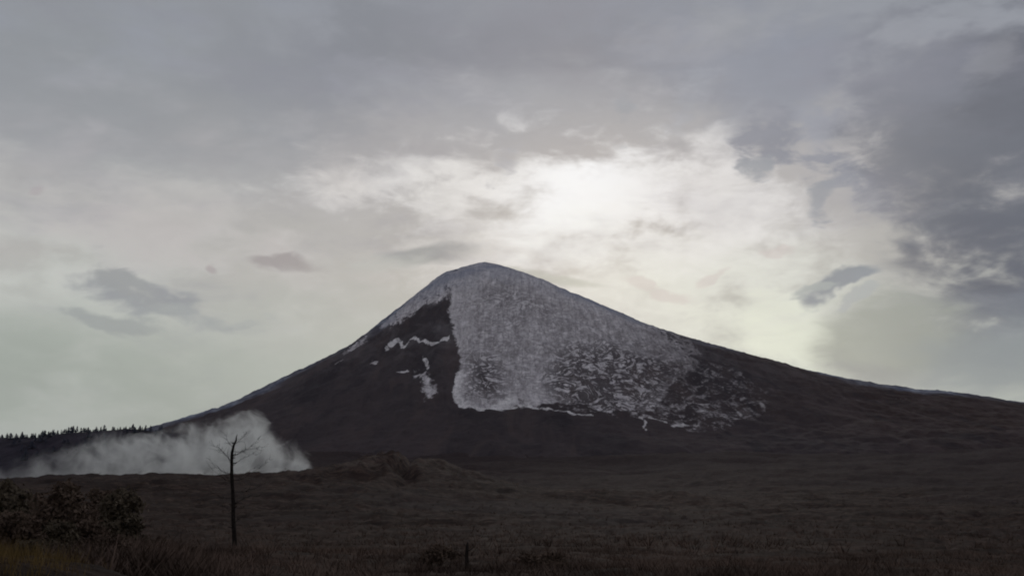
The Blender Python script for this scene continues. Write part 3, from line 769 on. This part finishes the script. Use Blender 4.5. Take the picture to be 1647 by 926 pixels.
for q, (x, y, h) in enumerate(spots):
    if first is None:
        o = first = bpy.data.objects.new('ridge_conifer', protos[0])
        tag(o, 'small dark conifer on the wooded ridge left of the volcano', 'tree', 'conifers on the far wooded ridge')
    else:
        o = first.copy(); o.data = protos[q % 6]
    COL.objects.link(o)
    o.location = (x, y, hz(x, y) - .3); o.scale = (h * random.uniform(1.4, 2.8), h * random.uniform(1.4, 2.8), h); o.rotation_euler.z = random.uniform(0, 6.28)

# ------------------------------------------------------------------ scrub and grass, nobody could count them
def tufts(name, P, hgt, wid, blades, lean):
    n = len(P); P = np.repeat(P, blades, 0); h = np.repeat(hgt, blades) * RNG.uniform(.4, 1.1, n * blades); wv = np.repeat(wid, blades)
    a = RNG.uniform(0, 2 * np.pi, n * blades); b = a + RNG.normal(0, .5, n * blades) + np.pi / 2
    off = np.stack([np.cos(a), np.sin(a), np.zeros_like(a)], 1) * (wv * RNG.uniform(0, .5, n * blades))[:, None]
    base = P + off - np.array([0, 0, .05])
    side = np.stack([np.cos(b), np.sin(b), np.zeros_like(b)], 1) * (wv * .032)[:, None]
    tip = base + np.stack([np.cos(a) * lean, np.sin(a) * lean, np.ones_like(a)], 1) * h[:, None]
    V = np.stack([base - side, base + side, tip], 1).reshape(-1, 3)
    return mesh_np(name, V, np.arange(len(V)).reshape(-1, 3), smooth=False)

N = 30000
dd = np.exp(RNG.uniform(np.log(30), np.log(1500), N)); aa = np.radians(RNG.uniform(-32, 32, N))
sx1, sy1 = dd * np.sin(aa), dd * np.cos(aa)
keep = (fbm(sx1 / 40, sy1 / 40, 3, 99) > -0.12) | (dd < 110)
sx1, sy1, dd = sx1[keep], sy1[keep], dd[keep]
lx, ly = RNG.uniform(-66, -10, 11000), RNG.uniform(38, 105, 11000)                     # thick brush on the slope at the left
lk = np.degrees(np.arctan2(lx, ly)) < -14.5 + 4 * fbm(lx / 9, ly / 9, 2, 8)
sx1 = np.concatenate([sx1, lx[lk]]); sy1 = np.concatenate([sy1, ly[lk]]); dd = np.concatenate([dd, 60 + 190 * sstep(-13, -22, np.degrees(np.arctan2(lx, ly)))[lk]])
gy2 = RNG.uniform(1180, 1560, 700); gx2 = -138 - 10 * np.sin(gy2 / 38.0) - (gy2 - 1330) * 0.05 + RNG.normal(0, 4, 700)   # brush choking the gully
sx1 = np.concatenate([sx1, gx2]); sy1 = np.concatenate([sy1, gy2]); dd = np.concatenate([dd, np.full(700, 620.0)])
bd = np.exp(RNG.uniform(np.log(160), np.log(1100), 1500)); ba = np.radians(RNG.uniform(-32, 32, 1500))   # larger bushes in drifts
bk = fbm(bd * np.sin(ba) / 70, bd * np.cos(ba) / 70, 2, 123) > 0.08
sx1 = np.concatenate([sx1, (bd * np.sin(ba))[bk]]); sy1 = np.concatenate([sy1, (bd * np.cos(ba))[bk]]); dd = np.concatenate([dd, bd[bk] * 1.3 + 250])
clear = ~((np.abs(sx1 - DEAD_TREE[0]) < 1.6) & (sy1 > 66) & (sy1 < 86.5))
sx1, sy1, dd = sx1[clear], sy1[clear], dd[clear]
Pz = ground_h(sx1, sy1)
sz = 0.12 + 0.0035 * np.minimum(dd, 600) * RNG.uniform(.3, 1.5, len(dd)) + RNG.uniform(0, .4, len(dd))
sm = tufts('scrub', np.stack([sx1, sy1, Pz], 1), sz, sz * 1.1, 10, .9)
tag(link('scrub', sm, M_SCRUB), 'dry dark scrub scattered over the ash covered plain', 'scrub', kind='stuff')

N = 9000
gx1 = RNG.normal(-11.5, 3.6, N); gy1 = RNG.normal(18.5, 4.5, N)
ok = (np.hypot(gx1, gy1) > 6) & (np.degrees(np.arctan2(gx1, gy1)) < -24.0 + RNG.normal(0, 1.0, N))
gx1, gy1 = gx1[ok], gy1[ok]
gm2 = tufts('grass', np.stack([gx1, gy1, ground_h(gx1, gy1)], 1), RNG.uniform(.15, .5, len(gx1)), np.full(len(gx1), .16), 5, .45)
tag(link('grass', gm2, M_GRASS), 'dry yellowish grass on the bank in the near left corner', 'grass', kind='stuff')

# ------------------------------------------------------------------ thin air over the whole place
def haze():
    bm = bmesh.new(); bmesh.ops.create_cube(bm, size=1.0)
    zlo = float(min(GZ.min(), Z.min())) - 1.0; zhi = float(Z.max()) + 15.0
    for v in bm.verts: v.co = (v.co.x * 34000, v.co.y * 34000, zlo if v.co.z < 0 else zhi)
    me = bm_mesh('haze', bm)
    m = bpy.data.materials.new('thin_air'); m.use_nodes = True
    t = NT(m.node_tree); out = t.n('ShaderNodeOutputMaterial'); pv = t.n('ShaderNodeVolumePrincipled')
    pv.inputs['Color'].default_value = (0.78, 0.76, 0.92, 1); pv.inputs['Density'].default_value = HAZE_DENSITY; pv.inputs['Anisotropy'].default_value = 0.3
    t.t.links.new(pv.outputs[0], out.inputs['Volume'])
    tag(link('haze', me, m), 'thin bluish air between the plain and the volcano', kind='stuff')
HAZE_DENSITY = 6.5e-6
haze()
